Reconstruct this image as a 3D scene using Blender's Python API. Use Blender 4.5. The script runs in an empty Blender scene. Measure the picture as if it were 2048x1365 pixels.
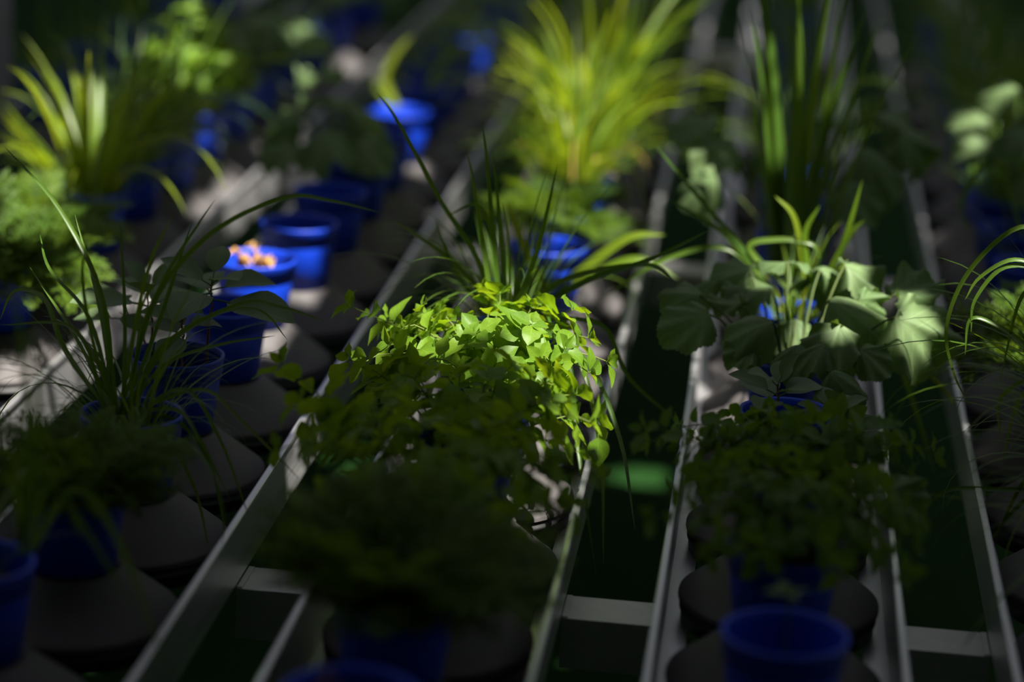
import bpy, math, random
from mathutils import Vector, Matrix, noise

# ------------------------------------------------------------------ camera
SC = bpy.context.scene
COL = SC.collection
Z0 = 0.80                         # height of the rail tops above the floor
CAM_H = 1.19                      # lens above the rail tops
FPX = 85.0 / 36.0 * 2048.0        # focal length in pixels of the 2048 px frame
AX = Vector((0.99205795, -0.07913195, 0.09777096))   # world x, y, z seen from the camera
AY = Vector((0.11579947, 0.27112095, -0.95555424))
AZ = Vector((0.04910712, 0.95928701, 0.27813113))
ROT = Matrix((AX, AY, AZ))        # camera -> world
CAM_POS = Vector((0, 0, Z0 + CAM_H))
cam_data = bpy.data.cameras.new('camera')
cam = bpy.data.objects.new('camera', cam_data)
COL.objects.link(cam)
cam.matrix_world = Matrix.Translation(CAM_POS) @ ROT.to_4x4()
cam_data.lens = 85.0
cam_data.sensor_width = 36.0
cam_data.clip_start = 0.05
cam_data.clip_end = 200
cam_data.dof.use_dof = True
cam_data.dof.focus_distance = 3.55
cam_data.dof.aperture_fstop = 1.25
cam_data.dof.aperture_blades = 0
SC.camera = cam

# ------------------------------------------------------------------ light
SUN_DIR = Vector((0.34, -0.40, 0.83)).normalized()   # towards the sun
sun_data = bpy.data.lights.new('sun', 'SUN')
sun_data.energy = 16.0
sun_data.angle = math.radians(0.6)
sun_data.color = (1.0, 0.95, 0.86)
sun = bpy.data.objects.new('sun', sun_data)
COL.objects.link(sun)
sun.rotation_euler = SUN_DIR.to_track_quat('Z', 'Y').to_euler()
sun.location = (4, -4, 8)
world = bpy.data.worlds.new('world')
SC.world = world
world.use_nodes = True
bg = world.node_tree.nodes['Background']
bg.inputs[0].default_value = (0.72, 0.80, 1.0, 1)
bg.inputs[1].default_value = 0.06
SC.view_settings.view_transform = 'Standard'
SC.view_settings.look = 'None'
SC.view_settings.exposure = 0.0
SC.view_settings.gamma = 1.0
SC.view_settings.use_curve_mapping = False

PI = math.pi


def P(px, py, Y):
    """world point seen at a place of the photograph, at distance Y along the conveyors"""
    d = ROT @ Vector((px - 1024, 682.5 - py, -FPX))
    return CAM_POS + d * (Y / d.y)


def PZ(px, py, z):
    d = ROT @ Vector((px - 1024, 682.5 - py, -FPX))
    return CAM_POS + d * ((z - CAM_POS.z) / d.z)


# ------------------------------------------------------------------ materials
def new_mat(name):
    m = bpy.data.materials.new(name)
    m.use_nodes = True
    nt = m.node_tree
    nt.nodes.clear()
    out = nt.nodes.new('ShaderNodeOutputMaterial')
    return m, nt, out


def N(nt, kind, **kw):
    n = nt.nodes.new(kind)
    for k, v in kw.items():
        if k.startswith('i_'):
            key = k[2:].replace('_', ' ')
            n.inputs[key].default_value = v
        else:
            setattr(n, k, v)
    return n


def rgba(c):
    return (c[0], c[1], c[2], 1.0)


def leaf_mat(name, c1, c2, t1, t2, trans=0.4, rough=0.5, veins=0.0, spec=0.35, vein_n=9.0):
    """leaf: coat of diffuse and gloss mixed with light passing through; veins from the leaf's own UV"""
    m, nt, out = new_mat(name)
    L = nt.links.new
    info = N(nt, 'ShaderNodeObjectInfo')
    tc = N(nt, 'ShaderNodeTexCoord')
    nz = N(nt, 'ShaderNodeTexNoise', i_Scale=9.0, i_Detail=3.0)
    L(tc.outputs['UV'], nz.inputs['Vector'])
    add = N(nt, 'ShaderNodeMath', operation='ADD')
    L(info.outputs['Random'], add.inputs[0])
    sc = N(nt, 'ShaderNodeMath', operation='MULTIPLY_ADD')
    L(nz.outputs['Fac'], sc.inputs[0]); sc.inputs[1].default_value = 0.8; sc.inputs[2].default_value = -0.4
    L(sc.outputs[0], add.inputs[1])
    add.use_clamp = True
    mx = N(nt, 'ShaderNodeMix', data_type='RGBA')
    L(add.outputs[0], mx.inputs['Factor'])
    mx.inputs['A'].default_value = rgba(c1); mx.inputs['B'].default_value = rgba(c2)
    mt = N(nt, 'ShaderNodeMix', data_type='RGBA')
    L(add.outputs[0], mt.inputs['Factor'])
    mt.inputs['A'].default_value = rgba(t1); mt.inputs['B'].default_value = rgba(t2)
    pr = N(nt, 'ShaderNodeBsdfPrincipled')
    pr.inputs['Roughness'].default_value = rough
    pr.inputs['Specular IOR Level'].default_value = spec
    tr = N(nt, 'ShaderNodeBsdfTranslucent')
    base, tcol = mx.outputs['Result'], mt.outputs['Result']
    if veins > 0:
        sep = N(nt, 'ShaderNodeSeparateXYZ'); L(tc.outputs['UV'], sep.inputs[0])
        ab = N(nt, 'ShaderNodeMath', operation='SUBTRACT'); L(sep.outputs['X'], ab.inputs[0]); ab.inputs[1].default_value = 0.5
        ab2 = N(nt, 'ShaderNodeMath', operation='ABSOLUTE'); L(ab.outputs[0], ab2.inputs[0])
        # side veins run forward from the midrib
        sv = N(nt, 'ShaderNodeMath', operation='MULTIPLY_ADD'); L(ab2.outputs[0], sv.inputs[0]); sv.inputs[1].default_value = -0.7
        L(sep.outputs['Y'], sv.inputs[2])
        s2 = N(nt, 'ShaderNodeMath', operation='MULTIPLY'); L(sv.outputs[0], s2.inputs[0]); s2.inputs[1].default_value = vein_n
        fr = N(nt, 'ShaderNodeMath', operation='FRACT'); L(s2.outputs[0], fr.inputs[0])
        c = N(nt, 'ShaderNodeMath', operation='LESS_THAN'); L(fr.outputs[0], c.inputs[0]); c.inputs[1].default_value = 0.10
        mid = N(nt, 'ShaderNodeMath', operation='LESS_THAN'); L(ab2.outputs[0], mid.inputs[0]); mid.inputs[1].default_value = 0.022
        mxv = N(nt, 'ShaderNodeMath', operation='MAXIMUM'); L(c.outputs[0], mxv.inputs[0]); L(mid.outputs[0], mxv.inputs[1])
        fv = N(nt, 'ShaderNodeMath', operation='MULTIPLY'); L(mxv.outputs[0], fv.inputs[0]); fv.inputs[1].default_value = veins
        v1 = N(nt, 'ShaderNodeMix', data_type='RGBA'); L(fv.outputs[0], v1.inputs['Factor']); L(base, v1.inputs['A'])
        v1.inputs['B'].default_value = rgba([min(1, x * 1.9 + 0.02) for x in c2])
        base = v1.outputs['Result']
        bp = N(nt, 'ShaderNodeBump'); bp.inputs['Strength'].default_value = 0.35; bp.inputs['Distance'].default_value = 0.002
        bp.invert = True
        L(mxv.outputs[0], bp.inputs['Height']); L(bp.outputs['Normal'], pr.inputs['Normal'])
    L(base, pr.inputs['Base Color']); L(tcol, tr.inputs['Color'])
    ms = N(nt, 'ShaderNodeMixShader'); ms.inputs[0].default_value = trans
    L(pr.outputs[0], ms.inputs[1]); L(tr.outputs[0], ms.inputs[2]); L(ms.outputs[0], out.inputs[0])
    return m


def solid_mat(name, c1, c2, rough=0.5, metal=0.0, scale=20.0, bump=0.0, spec=0.5, stretch=None, r2=None):
    m, nt, out = new_mat(name)
    L = nt.links.new
    tc = N(nt, 'ShaderNodeTexCoord')
    mp = N(nt, 'ShaderNodeMapping')
    if stretch:
        mp.inputs['Scale'].default_value = stretch
    L(tc.outputs['Object'], mp.inputs[0])
    nz = N(nt, 'ShaderNodeTexNoise', i_Scale=scale, i_Detail=5.0)
    L(mp.outputs[0], nz.inputs['Vector'])
    mx = N(nt, 'ShaderNodeMix', data_type='RGBA')
    L(nz.outputs['Fac'], mx.inputs['Factor'])
    mx.inputs['A'].default_value = rgba(c1); mx.inputs['B'].default_value = rgba(c2)
    pr = N(nt, 'ShaderNodeBsdfPrincipled')
    L(mx.outputs['Result'], pr.inputs['Base Color'])
    pr.inputs['Roughness'].default_value = rough
    pr.inputs['Metallic'].default_value = metal
    pr.inputs['Specular IOR Level'].default_value = spec
    if r2 is not None:
        mr = N(nt, 'ShaderNodeMapRange'); L(nz.outputs['Fac'], mr.inputs[0])
        mr.inputs['To Min'].default_value = rough; mr.inputs['To Max'].default_value = r2
        L(mr.outputs[0], pr.inputs['Roughness'])
    if bump:
        bp = N(nt, 'ShaderNodeBump'); bp.inputs['Strength'].default_value = bump; bp.inputs['Distance'].default_value = 0.004
        L(nz.outputs['Fac'], bp.inputs['Height']); L(bp.outputs['Normal'], pr.inputs['Normal'])
    L(pr.outputs[0], out.inputs[0])
    return m


M = {}
M['chickweed'] = leaf_mat('chickweed_leaf', (.088, .178, .013), (.145, .248, .015), (.28, .46, .008), (.40, .54, .012), trans=.42, rough=.48, veins=.25, vein_n=6)
M['chickstem'] = leaf_mat('chickweed_stem', (.10, .16, .02), (.16, .20, .03), (.30, .38, .03), (.30, .38, .03), trans=.25)
M['galinsoga'] = leaf_mat('galinsoga_leaf', (.055, .125, .014), (.085, .165, .018), (.17, .30, .012), (.22, .34, .012), trans=.38, rough=.55, veins=.22, vein_n=6)
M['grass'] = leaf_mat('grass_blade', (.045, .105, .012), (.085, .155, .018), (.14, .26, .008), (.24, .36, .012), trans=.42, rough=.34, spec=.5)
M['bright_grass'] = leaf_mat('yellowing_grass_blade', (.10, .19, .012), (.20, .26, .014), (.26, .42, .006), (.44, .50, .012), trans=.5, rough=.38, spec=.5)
M['dry'] = leaf_mat('dry_blade', (.42, .22, .06), (.55, .34, .12), (.55, .26, .05), (.6, .36, .10), trans=.35, rough=.7)
M['feather'] = leaf_mat('feathery_frond', (.055, .115, .010), (.10, .17, .014), (.20, .32, .008), (.28, .40, .010), trans=.4, rough=.55)
M['amaranth'] = leaf_mat('amaranth_leaf', (.085, .135, .060), (.11, .165, .070), (.13, .22, .03), (.16, .25, .03), trans=.28, rough=.55, veins=.3, vein_n=11)
M['squash'] = leaf_mat('squash_leaf', (.10, .165, .060), (.14, .21, .085), (.16, .30, .02), (.22, .36, .03), trans=.27, rough=.6, veins=.25, vein_n=7)
M['squashstem'] = leaf_mat('squash_stem', (.08, .12, .03), (.12, .16, .05), (.2, .3, .03), (.2, .3, .03), trans=.15, rough=.6)
M['redstem'] = solid_mat('brown_stem', (.13, .055, .025), (.20, .10, .04), rough=.6)
M['blue'] = solid_mat('blue_plastic', (.003, .034, .43), (.004, .044, .52), rough=.42, scale=14, spec=.45, r2=.55)
M['carrier'] = solid_mat('grey_carrier_plastic', (.068, .062, .062), (.085, .078, .078), rough=.55, scale=40, bump=.12, spec=.35)
M['carrier_dark'] = solid_mat('black_carrier_plastic', (.018, .018, .019), (.028, .028, .03), rough=.5, scale=30)
M['soil'] = solid_mat('potting_soil', (.035, .022, .014), (.11, .07, .045), rough=.95, scale=160, bump=1.0, spec=.1)
M['alu'] = solid_mat('brushed_aluminium', (.66, .65, .66), (.84, .83, .84), rough=.30, metal=.9, scale=26, stretch=(6, .25, 6), r2=.5)
M['galv'] = solid_mat('galvanised_steel', (.42, .41, .41), (.62, .60, .60), rough=.45, metal=.75, scale=30, r2=.6)
M['floor'] = solid_mat('green_floor_paint', (.006, .026, .005), (.012, .044, .008), rough=.9, scale=5, spec=.08)
M['post'] = solid_mat('grey_painted_steel', (.26, .24, .26), (.32, .30, .32), rough=.5, scale=8)


def sun_mask_mat():  # for the added overhead sheet; passes a little sun as soft top light
    m, nt, out = new_mat('sun_mask_sheet')
    L = nt.links.new
    tc = N(nt, 'ShaderNodeTexCoord')
    nz = N(nt, 'ShaderNodeTexNoise', i_Scale=3.0, i_Detail=2.0)
    L(tc.outputs['Object'], nz.inputs['Vector'])
    mx = N(nt, 'ShaderNodeMix', data_type='RGBA'); L(nz.outputs['Fac'], mx.inputs['Factor'])
    mx.inputs['A'].default_value = (.10, .10, .105, 1); mx.inputs['B'].default_value = (.13, .13, .135, 1)
    d = N(nt, 'ShaderNodeBsdfDiffuse'); L(mx.outputs['Result'], d.inputs[0])
    t = N(nt, 'ShaderNodeBsdfTranslucent'); t.inputs[0].default_value = (.050, .054, .067, 1)
    a = N(nt, 'ShaderNodeAddShader'); L(d.outputs[0], a.inputs[0]); L(t.outputs[0], a.inputs[1])
    L(a.outputs[0], out.inputs[0])
    return m


M['sun_mask'] = sun_mask_mat()


# ------------------------------------------------------------------ mesh helpers
class MB:
    def __init__(self):
        self.v, self.f, self.uv = [], [], []

    def grid(self, rows, closed=False, uvs=None):
        """rows: list of equally long point lists"""
        b = len(self.v); n = len(rows[0])
        for r in rows:
            self.v.extend(r)
        for i in range(len(rows) - 1):
            for j in range(n if closed else n - 1):
                k = (j + 1) % n
                self.f.append((b + i * n + j, b + i * n + k, b + (i + 1) * n + k, b + (i + 1) * n + j))
                t0, t1 = i / (len(rows) - 1), (i + 1) / (len(rows) - 1)
                u0, u1 = j / (n if closed else n - 1), (j + 1) / (n if closed else n - 1)
                self.uv.append(((u0, t0), (u1, t0), (u1, t1), (u0, t1)))
        return b

    def face(self, pts):
        b = len(self.v)
        self.v.extend(pts)
        self.f.append(tuple(range(b, b + len(pts))))
        self.uv.append(tuple((0.5, 0.5) for _ in pts))

    def tube(self, pts, radii, sides=5, cap=True):
        rows = []
        up = Vector((0.31, 0.17, 0.93))
        for i, p in enumerate(pts):
            t = (pts[min(i + 1, len(pts) - 1)] - pts[max(i - 1, 0)]).normalized()
            a = t.cross(up)
            if a.length < .05:
                a = t.cross(Vector((1, 0, 0)))
            a.normalize(); c = a.cross(t)
            r = radii[i] if isinstance(radii, (list, tuple)) else radii
            rows.append([p + a * (math.cos(2 * PI * k / sides) * r) + c * (math.sin(2 * PI * k / sides) * r) for k in range(sides)])
        self.grid(rows, closed=True)
        if cap:
            self.face(list(rows[0])[::-1]); self.face(list(rows[-1]))

    def lathe(self, prof, seg=32, close_bottom=False, close_top=False):
        rows = [[Vector((r * math.cos(2 * PI * k / seg), r * math.sin(2 * PI * k / seg), z)) for k in range(seg)] for r, z in prof]
        self.grid(rows, closed=True)
        if close_bottom:
            self.face(rows[0][::-1])
        if close_top:
            self.face(rows[-1])

    def box(self, lo, hi):
        x0, y0, z0 = lo; x1, y1, z1 = hi
        c = [Vector(p) for p in ((x0, y0, z0), (x1, y0, z0), (x1, y1, z0), (x0, y1, z0), (x0, y0, z1), (x1, y0, z1), (x1, y1, z1), (x0, y1, z1))]
        for q in ((0, 3, 2, 1), (4, 5, 6, 7), (0, 1, 5, 4), (1, 2, 6, 5), (2, 3, 7, 6), (3, 0, 4, 7)):
            self.face([c[i] for i in q])

    def mesh(self, name, mat, smooth=True):
        me = bpy.data.meshes.new(name)
        me.from_pydata([tuple(p) for p in self.v], [], self.f)
        ul = me.uv_layers.new(name='UVMap')
        flat = [c for fuv in self.uv for p in fuv for c in p]
        ul.data.foreach_set('uv', flat)
        if smooth:
            me.polygons.foreach_set('use_smooth', [True] * len(me.polygons))
        me.materials.append(mat)
        me.update()
        return me


def obj(name, me, parent=None, mw=None):
    o = bpy.data.objects.new(name, me)
    COL.objects.link(o)
    if parent is not None:
        o.parent = parent
    if mw is not None:
        o.matrix_basis = mw          # local to the parent
    return o


def thing(name, label, cat, loc, group=None):
    o = bpy.data.objects.new(name, None)
    COL.objects.link(o)
    o.location = loc
    o.empty_display_size = 0.05
    o['label'] = label; o['category'] = cat; o['kind'] = 'thing'
    if group:
        o['group'] = group
    return o


def tag(o, label, cat, group=None, kind=None):
    o['label'] = label; o['category'] = cat
    if group:
        o['group'] = group
    if kind:
        o['kind'] = kind
    return o


def bevel(o, w, seg=2):
    b = o.modifiers.new('bevel', 'BEVEL'); b.width = w; b.segments = seg; b.limit_method = 'ANGLE'; b.angle_limit = math.radians(40)
    return o


def frame(d, n, pos, s):
    """matrix with local y along d and local z near n"""
    y = d.normalized(); x = y.cross(n)
    if x.length < 1e-4:
        x = y.cross(Vector((1, .2, .1)))
    x.normalize(); z = x.cross(y)
    m = Matrix((x, y, z)).transposed().to_4x4()
    return Matrix.Translation(pos) @ m @ Matrix.Diagonal((s, s, s, 1))


# ------------------------------------------------------------------ the setting
X_LANES = [-2.21, -1.755, -1.305, -0.845, -0.385, 0.065, 0.515, 0.97]
HALF = 0.153
Y_A, Y_B = 1.2, 13.0

mb = MB()
mb.box((-14, -6, -0.1), (14, 26, 0))
fl = obj('floor', mb.mesh('floor', M['floor'], False)); fl['kind'] = 'structure'
fl['label'] = 'dark green painted greenhouse floor below the conveyors'; fl['category'] = 'floor'

# spots to light: gaps for them are cut into the added overhead sheet: (world point, radius)
HOLES = []


def sunny(p, r):
    HOLES.append((p, r))


# lit chickweed in the middle
for q in ((760, 650, 3.55, .05), (840, 650, 3.55, .07), (940, 690, 3.5, .085), (1030, 700, 3.5, .085), (1120, 680, 3.55, .085),
          (1150, 780, 3.42, .075), (1060, 790, 3.4, .06), (850, 740, 3.45, .06), (1180, 850, 3.38, .05), (960, 620, 3.6, .06), (900, 800, 3.36, .035)):
    sunny(P(*q[:3]), q[3])
for q in ((1150, 800, 3.25, .05), (1190, 850, 3.25, .05), (1100, 760, 3.3, .05), (730, 700, 3.4, .045), (1120, 860, 3.15, .035),
          (1195, 890, 3.22, .035), (690, 690, 3.45, .03)):
    sunny(P(*q[:3]), q[3])
# pots and rails on the left
sunny(P(505, 505, 4.06), .085); sunny(P(510, 580, 3.99), .10); sunny(P(500, 550, 4.0), .08); sunny(P(535, 620, 4.0), .07); sunny(P(595, 510, 4.28), .05); sunny(P(440, 590, 3.9), .04); sunny(P(610, 520, 4.3), .035)
sunny(PZ(490, 665, Z0 - .03), .022)
sunny(PZ(520, 320, Z0), .08); sunny(PZ(460, 380, Z0), .07); sunny(PZ(490, 390, Z0 - .05), .08); sunny(PZ(420, 430, Z0 - .05), .07); sunny(PZ(560, 310, Z0 - .05), .07); sunny(PZ(590, 340, Z0 - .1), .08)
sunny(PZ(20, 810, Z0), .07); sunny(PZ(65, 765, Z0), .08); sunny(PZ(125, 705, Z0), .08); sunny(PZ(190, 650, Z0), .08); sunny(PZ(330, 640, Z0 - .1), .10); sunny(PZ(110, 740, Z0 - .05), .06)
sunny(P(40, 490, 4.15), .09); sunny(P(30, 590, 4.05), .07)
for q in ((90, 200, 4.45, .09), (60, 330, 4.3, .09), (170, 130, 4.5, .09), (40, 400, 4.2, .08), (120, 60, 4.5, .08), (210, 30, 4.5, .07),
          (320, 130, 5.35, .07), (360, 70, 5.35, .06), (350, 250, 5.33, .08), (400, 180, 5.3, .05), (250, 80, 5.0, .06)):
    sunny(P(*q[:3]), q[3])
sunny(P(800, 250, 5.5), .09); sunny(P(810, 200, 5.55), .06); sunny(P(800, 110, 5.5), .05); sunny(PZ(745, 110, Z0), .08)
sunny(P(640, 30, 6.7), .06); sunny(P(970, 60, 6.6), .06); sunny(P(590, 120, 6.0), .05)
# grass and pots behind the chickweed
for q in ((1130, 480, 4.5, .10), (1100, 540, 4.3, .06), (1080, 380, 4.58, .10), (1010, 440, 3.8, .05), (1040, 520, 3.8, .06), (1190, 540, 4.3, .05),
          (1180, 60, 5.1, .17), (1180, 160, 5.1, .16), (1180, 260, 5.0, .15), (1160, 340, 4.9, .12), (1290, 120, 5.4, .10), (1320, 30, 5.4, .10), (1240, 490, 4.1, .08), (1320, 475, 4.1, .06),
          (1060, 120, 5.2, .06)):
    sunny(P(*q[:3]), q[3])
sunny(PZ(1330, 505, Z0 - .1), .07); sunny(PZ(1400, 60, Z0), .14); sunny(PZ(1470, 75, Z0 - .1), .09); sunny(PZ(1310, 400, Z0), .05)
# right conveyor
for q in ((1570, 505, 3.78, .05), (1690, 520, 3.75, .05), (1810, 560, 3.72, .045), (1640, 470, 4.0, .07), (1590, 420, 4.0, .06), (1500, 520, 3.95, .05),
          (1610, 600, 3.95, .05), (1700, 590, 3.72, .035), (1850, 640, 3.66, .03), (1650, 500, 3.85, .04), (1660, 420, 4.0, .05), (1550, 60, 4.3, .05), (1545, 220, 4.3, .035), (1640, 150, 4.3, .04), (1690, 80, 4.3, .04), (1645, 725, 3.64, .015)):
    sunny(P(*q[:3]), q[3])
sunny(PZ(1392, 740, Z0), .022); sunny(PZ(1382, 800, Z0), .016); sunny(PZ(1450, 390, Z0), .025); sunny(PZ(1765, 900, Z0), .035)
sunny(PZ(1938, 850, Z0), .045); sunny(PZ(1868, 440, Z0), .03); sunny(PZ(1800, 90, Z0), .10); sunny(PZ(1810, 540, Z0 - .1), .05)
sunny(PZ(1230, 720, Z0), .04)
for q in ((1955, 230, 4.85, .03), (2020, 170, 4.85, .035), (1960, 280, 4.8, .025), (2030, 610, 3.95, .05), (2020, 700, 3.9, .03)):
    sunny(P(*q[:3]), q[3])
sunny(PZ(1268, 960, 0.0), .085)

ZC = Z0 + 2.6  # height of the unseen sheet added to dapple the sun
CELL = 0.034
cx0, cx1, cy0, cy1 = -2.6, 4.4, -1.5, 8.0
nx, ny = int((cx1 - cx0) / CELL), int((cy1 - cy0) / CELL)
open_cells = set()
for p, r in HOLES:
    c = p + SUN_DIR * ((ZC - p.z) / SUN_DIR.z)
    R = r * 1.5
    for i in range(int((c.x - R - cx0) / CELL), int((c.x + R - cx0) / CELL) + 1):
        for j in range(int((c.y - R - cy0) / CELL), int((c.y + R - cy0) / CELL) + 1):
            x, y = cx0 + (i + .5) * CELL, cy0 + (j + .5) * CELL
            k = noise.noise(Vector((x * 9, y * 9, 1.7)))
            if (x - c.x) ** 2 + (y - c.y) ** 2 < (r * (1 + .45 * k)) ** 2:
                open_cells.add((i, j))
vs = [(cx0 + i * CELL, cy0 + j * CELL, ZC) for j in range(ny + 1) for i in range(nx + 1)]
fs = [(j * (nx + 1) + i, j * (nx + 1) + i + 1, (j + 1) * (nx + 1) + i + 1, (j + 1) * (nx + 1) + i) for j in range(ny) for i in range(nx) if (i, j) not in open_cells]
SOLID = 1.75  # sheet is opaque before this, added to keep the foreground dark
mats_of = [1 if vs[f[0]][1] < SOLID else 0 for f in fs]
xe, ye = cx0 + nx * CELL, cy0 + ny * CELL
for (a0, b0, a1, b1) in ((-5, -3.5, 5.5, cy0), (-5, ye, 5.5, 16), (-5, SOLID, cx0, ye), (xe, SOLID, 5.5, ye), (-5, cy0, cx0, SOLID), (xe, cy0, 5.5, SOLID)):
    b = len(vs)
    vs += [(a0, b0, ZC), (a1, b0, ZC), (a1, b1, ZC), (a0, b1, ZC)]
    fs.append((b, b + 1, b + 2, b + 3)); mats_of.append(1 if b1 <= SOLID else 0)
me = bpy.data.meshes.new('added_sun_mask'); me.from_pydata(vs, [], fs); me.materials.append(M['sun_mask']); me.materials.append(M['post'])
me.polygons.foreach_set('material_index', mats_of)
ce = obj('added_sun_mask', me); ce['kind'] = 'structure'; ce['label'] = 'added unseen overhead sheet with gaps aimed at the sunlit spots'; ce['category'] = 'added_sun_mask'

mb = MB(); mb.box((-5, -3.6, 0), (5.5, -3.5, ZC))  # unseen wall added to keep light off the foreground
wb = obj('added_light_block', mb.mesh('added_light_block', M['post'], False)); wb['kind'] = 'structure'; wb['label'] = 'added unseen grey wall behind the camera, blocks light'; wb['category'] = 'wall'

# ------------------------------------------------------------------ conveyors
LANE_WORDS = ['outermost left', 'outer left', 'far left', 'left', 'middle', 'right', 'far right', 'outermost right']


def rail_mesh(side, y0, y1):
    """bent sheet profile: rolled lip on top, web, inward flange at the foot; side -1 = left rail of its lane"""
    prof = [(.034, -.1035), (.034, -.1005), (.0015, -.1005), (.0015, -.003), (.0015, -.0008), (-.0005, .0), (-.007, .0), (-.0088, -.0012),
            (-.009, -.007), (-.0075, -.007), (-.0065, -.0025), (-.0025, -.0025), (-.002, -.004), (-.002, -.1035)]
    mb = MB()
    a = [Vector((p[0] * -side, y0, p[1])) for p in prof]
    b = [Vector((p[0] * -side, y1, p[1])) for p in prof]
    mb.grid([a + [a[0]], b + [b[0]]])
    return mb.mesh('guide_rail', M['alu'], False)


rail_l, rail_r = rail_mesh(-1, Y_A, Y_B), rail_mesh(1, Y_A, Y_B)
track_labels = ['pair of aluminium rails of the outermost left lane, dim behind grass', 'pair of aluminium rails of the lane left of the brightly lit grasses',
                'pair of aluminium rails carrying the sunlit grasses at the far left', 'pair of aluminium rails holding the row of bare blue pots on the left',
                'pair of aluminium rails holding the sunlit chickweed pots', 'pair of aluminium rails holding the broad-leaved squash pot',
                'pair of aluminium rails at the right edge with a thin sunlit spot', 'pair of aluminium rails beyond the right edge']
for k, x in enumerate(X_LANES):
    if k in (0, 7):
        continue
    t = thing('conveyor_track', track_labels[k], 'conveyor track', (x, 0, Z0), 'parallel conveyor tracks')
    obj('guide_rail', rail_l, t, Matrix.Translation((-HALF, 0, 0)))
    obj('guide_rail', rail_r, t, Matrix.Translation((HALF, 0, 0)))

GAPW = {}


def beam(k, y, label, bracket=False):
    """box beam bolted between the right rail of lane k and the left rail of lane k + 1"""
    xa, xb = X_LANES[k] + HALF + .003, X_LANES[k + 1] - HALF - .003
    t = thing('cross_beam', label, 'beam', ((xa + xb) / 2, y, Z0 - .108), 'cross beams between the tracks')
    w = (xb - xa) / 2
    mb = MB(); mb.box((-w, -.042, -.075), (w, .042, 0))
    o = obj('beam_body', mb.mesh('beam_body', M['galv'], False), t); bevel(o, .004)
    for sx in (-1, 1):
        mb = MB(); mb.box((-.004, -.040, -.07), (.004, .040, .002))
        obj('end_plate', mb.mesh('end_plate', M['galv'], False), t, Matrix.Translation((sx * (w - .004), 0, 0)))
    if bracket:
        # upright joining plate with a round hole
        mb = MB(); seg = 24; rh, ro = .014, .042
        inner = [Vector((rh * math.cos(2 * PI * i / seg), rh * math.sin(2 * PI * i / seg), 0)) for i in range(seg)]
        outer = []
        for i in range(seg):
            a = 2 * PI * i / seg; c, s = math.cos(a), math.sin(a)
            q = 1 / (abs(c) ** 4 + abs(s) ** 4) ** .25
            outer.append(Vector((ro * c * q, ro * s * q, 0)))
        up = Vector((0, 0, .005))
        mb.grid([inner, outer, [p + up for p in outer], [p + up for p in inner], inner], closed=True)
        obj('joining_plate', mb.mesh('joining_plate', M['galv'], False), t,
            Matrix.Translation((-w + .050, -.004, .052)) @ Matrix.Rotation(math.radians(70), 4, 'X'))
        mb = MB(); mb.lathe([(.016, 0), (.016, .016), (.012, .024), (.004, .027)], 20, True, True)
        obj('bolt_cap', mb.mesh('bolt_cap', M['galv']), t, Matrix.Translation((w - .028, -.02, .0)))
    return t


beam(3, 3.15, 'dull metal cross beam left of the dark feathery plant in front')
beam(4, 3.15, 'metal cross beam in front of the dark gap, right of the chickweed')
beam(5, 3.15, 'metal cross beam at the lower right corner')
beam(2, 4.26, 'sunlit metal cross beam behind the long-bladed grass', True)
beam(2, 5.66, 'pale sunlit cross beam with holed plate beside the bare blue pots', True)
beam(3, 5.12, 'dim metal cross beam behind the arching grass blade')
beam(4, 5.13, 'sunlit metal cross beam left of the squash leaves')
beam(5, 5.13, 'shaded metal cross beam right of the squash leaves')
beam(4, 8.2, 'blurred sunlit cross beam at the top, right of the bright grass')
beam(3, 8.2, 'blurred dim cross beam at the top, left of the bright grass')

# upright of the building at the left edge
t = thing('support_post', 'blurred grey upright post at the upper left edge', 'post', (-1.98, 5.9, 0))
mb = MB(); mb.box((-.05, -.05, 0), (.05, .05, ZC))
bevel(obj('post_shaft', mb.mesh('post_shaft', M['post'], False), t), .006)
mb = MB(); mb.box((-.09, -.09, 0), (.09, .09, .012))
bevel(obj('base_plate', mb.mesh('base_plate', M['post'], False), t), .002)

# ------------------------------------------------------------------ carriers and pots
POT_R, POT_B, POT_H = 0.0735, 0.056, 0.118

mb = MB()
mb.lathe([(.050, -.004), (.058, .0), (.063, .0), (.065, -.001), (.066, -.0018), (.067, -.0026), (.100, -.0295), (.1325, -.0560), (.1350, -.0580), (.1378, -.0602), (.1385, -.0625), (.1385, -.067)], 56, True)
me_lid = mb.mesh('lid', M['carrier'])
mb = MB()
mb.lathe([(.124, -.1000), (.133, -.0985), (.1335, -.083), (.136, -.082), (.136, -.0775), (.1335, -.0765), (.1345, -.0670), (.128, -.0665)], 56, True, True)
me_base = mb.mesh('base_ring', M['carrier_dark'])

mb = MB()
mb.lathe([(.050, .0), (POT_B, .0015), (POT_B + .0115, .086), (POT_B + .0105, .092), (.0655, .090), (.0670, .0915), (.0645, .0925)], 40, True)
mb.lathe([(.0640, .112), (.0615, .086), (.054, .010), (.0, .008)], 40)
me_pot = mb.mesh('pot', M['blue'])
mb = MB()
mb.lathe([(.0680, .088), (.0700, .0875), (.0725, .1145), (.0735, .1160), (.0735, .1190), (.0715, .1200), (.0690, .1195), (.0672, .1170), (.0645, .0925)], 40)
me_rim = mb.mesh('rim', M['blue'])
mb = MB()
rs = random.Random(5)
rows = []
for i in range(7):
    r = .0605 * i / 6 + .0006
    rows.append([Vector((r * math.cos(2 * PI * k / 28), r * math.sin(2 * PI * k / 28), .084 + rs.uniform(-.0025, .003) * (i < 6) + (.002 if i < 4 else 0))) for k in range(28)])
mb.grid(rows, closed=True)
me_soil = mb.mesh('soil', M['soil'])

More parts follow.
